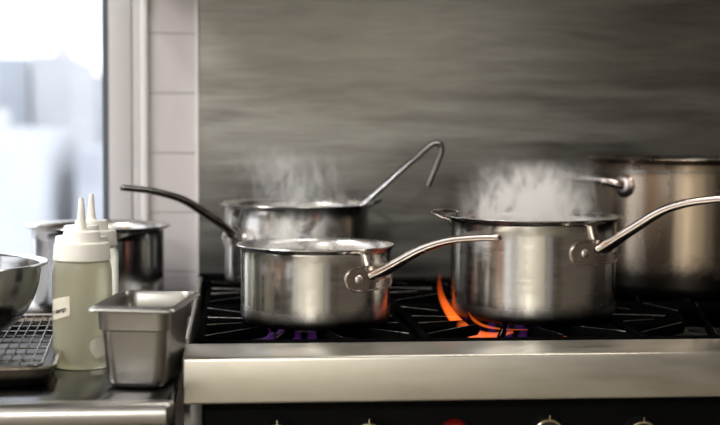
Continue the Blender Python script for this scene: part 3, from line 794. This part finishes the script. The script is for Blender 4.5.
o = fl.build('flame', M['orange'], None, 80); o.location = fo; tag(o, 'tall orange flame curling up the left side of the tall saucepan', 'flame')
def small_flame(x, y, z, h, w, label, mat='orange'):
    mb = MB().lathe([(0, 0), (w * 0.7, h * 0.12), (w, h * 0.35), (w * 0.7, h * 0.62), (w * 0.3, h * 0.86), (0, h)], 16)
    o = mb.build('flame', M[mat], None, 80); o.location = (x, y, z); tag(o, label, 'flame'); return o
small_flame(0.0355, 1.930, 0.899, 0.019, 0.008, 'small orange flame under the left edge of the low front saucepan')
small_flame(0.4830, 1.90, 0.896, 0.008, 0.003, 'tiny orange spark of flame under the tall saucepan')
for bx, by, nm in ((0.10, 1.945, 'ring of violet gas flames under the low front saucepan'), (0.405, 1.945, 'ring of violet gas flames under the tall saucepan')):
    vb = MB()
    for k in range(18):
        a = 2 * pi * k / 18; d = Vector((cos(a), sin(a), 0))
        p = [d * 0.052, d * 0.062 + Vector((0, 0, 0.010)), d * 0.068 + Vector((0, 0, 0.020)), d * 0.072 + Vector((0, 0, 0.0255))]
        tongue(vb, p, [0.004, 0.008, 0.006, 0.001], [0.003, 0.005, 0.004, 0.001], (-d.y, d.x, 0))
    o = vb.build('flame', M['violet'], None, 80); o.location = (bx, by, 0.892); tag(o, nm, 'flame')

# ------------------------------------------------------------------ steam
def steam(name, c, sx, sy, sz, density, nscale, seed, label, lo=0.46, hi=0.72):
    mb = MB().box(-sx, sx, -sy, sy, 0, sz)
    o = mb.build(name, steam_mat('steam_' + str(seed), density, nscale, seed, lo, hi)); o.location = c
    tag(o, label, 'steam', None, 'stuff'); return o
steam('steam', (0.446, 1.973, 1.062), 0.118, 0.115, 0.100, 150, 28, 3.4, 'thick steam rolling off the tall saucepan', 0.45, 0.68)
steam('steam', (0.105, 2.38, 1.050), 0.125, 0.12, 0.130, 95, 24, 7.7, 'thin steam rising from the back saucepan with the ladle', 0.49, 0.72)
steam('steam', (0.085, 1.945, 1.024), 0.085, 0.085, 0.065, 100, 28, 5.3, 'wisps of steam over the low front saucepan', 0.49, 0.72)

# ------------------------------------------------------------------ the city outside
struct('ground', MB().box(-150, 150, 4, 260, -25.2, -25), M['street'])
bl = [(-17.5, -9.3, 62, 4.4, (0.30, 0.33, 0.38), 'grey-blue office block at the far left of the skyline'),
      (-8.5, -6.9, 58, 4.3, (0.36, 0.37, 0.40), 'pale narrow tower in the middle of the skyline'),
      (-9.6, -8.5, 78, 2.8, (0.50, 0.36, 0.33), 'pinkish low block between the two towers'),
      (-8.4, -5.6, 74, 4.1, (0.42, 0.43, 0.46), 'light grey block nearest the window frame'),
      (-11.5, -6.6, 47, 1.2, (0.44, 0.46, 0.50), 'long pale roofline across the lower skyline'),
      (-5.8, -2.5, 50, 0.4, (0.40, 0.42, 0.47), 'low bluish block behind the window frame edge'),
      (-34, -20, 80, 9.0, (0.40, 0.40, 0.42), 'big pale block beyond the left of the window')]
for i, (x0, x1, y, top, c, labl) in enumerate(bl):
    t = thing('building', ((x0 + x1) / 2, y + 5, -25), labl, 'building', 'buildings beyond the window')
    w = (x1 - x0) / 2
    MB().box(-w, w, -5, 5, 0, top + 25).build('facade', building_mat('facade_%d' % i, tuple(k * 1.0 for k in c), tuple(k * 0.85 for k in c), 1.9 + 0.2 * (i % 3), 2.6), t)
    MB().box(-w * 0.4, w * 0.1, -2, 2, top + 25, top + 25.7).build('roof_housing', M['street'], t)

# ------------------------------------------------------------------ light
wd = bpy.data.worlds.new('overcast'); scene.world = wd; wd.use_nodes = True
N, L = wd.node_tree.nodes, wd.node_tree.links
bg = N['Background']
tc = N.new('ShaderNodeTexCoord'); sp_ = N.new('ShaderNodeSeparateXYZ'); L.new(tc.outputs['Generated'], sp_.inputs[0])
cr = N.new('ShaderNodeValToRGB'); cr.color_ramp.elements[0].position = 0.0; cr.color_ramp.elements[0].color = (0.93, 0.95, 1.0, 1)
cr.color_ramp.elements[1].position = 0.6; cr.color_ramp.elements[1].color = (0.88, 0.93, 1.0, 1)
L.new(sp_.outputs['Z'], cr.inputs['Fac']); L.new(cr.outputs['Color'], bg.inputs['Color'])
bg.inputs['Strength'].default_value = 2.2
def area(name, loc, rot, sx, sy, power, color=(1, 1, 1), portal=False):
    d = bpy.data.lights.new(name, 'AREA'); d.shape = 'RECTANGLE'; d.size = sx; d.size_y = sy; d.energy = power; d.color = color
    o = bpy.data.objects.new(name, d); col.objects.link(o); o.location = loc; o.rotation_euler = rot
    if portal: d.cycles.is_portal = True
    return o
area('window_portal', (-0.9, 2.70, 1.55), (radians(-90), 0, 0), 1.4, 1.4, 1, portal=True)
area('side_window_portal', (-2.02, -0.95, 1.57), (0, radians(-90), 0), 1.4, 1.85, 1, portal=True)
area('corner_window_portal', (-2.02, 1.89, 1.57), (0, radians(-90), 0), 1.4, 1.2, 1, portal=True)
for i, (x, y, pw) in enumerate(((-1.55, 1.1, 48), (-0.95, -2.2, 95), (0.55, -2.3, 6), (2.0, -1.2, 0))):
    t = thing('ceiling_light', (x, y, TOP), 'long warm ceiling lamp over the kitchen floor', 'lamp', 'ceiling lamps')
    w = 0.6 if i == 0 else 0.16
    MB().box(-w / 2 - 0.02, w / 2 + 0.02, -0.62, 0.62, -0.05, 0, 0.01).build('housing', M['grease'], t)
    if pw: area('lamp_light', (x, y, TOP - 0.06), (0, 0, 0), w, 1.2, pw, (1.0, 0.985, 0.96))
MB().box(-0.32, 0.32, -0.33, -0.21, -0.012, 0, 0.003).build('lamp_housing', M['grease'], hd)
area('hood_lamp', (0.42, 1.83, 1.535), (0, 0, 0), 0.6, 0.1, 2.0, (1.0, 0.93, 0.84))

scene.view_settings.view_transform = 'Standard'; scene.view_settings.look = 'None'
scene.view_settings.gamma = 1; scene.view_settings.use_curve_mapping = False
scene.view_settings.exposure = 0.26
scene.cycles.use_denoising = True
scene.cycles.max_bounces = 10; scene.cycles.volume_bounces = 8; scene.cycles.transparent_max_bounces = 12
scene.cycles.sample_clamp_indirect = 6.0
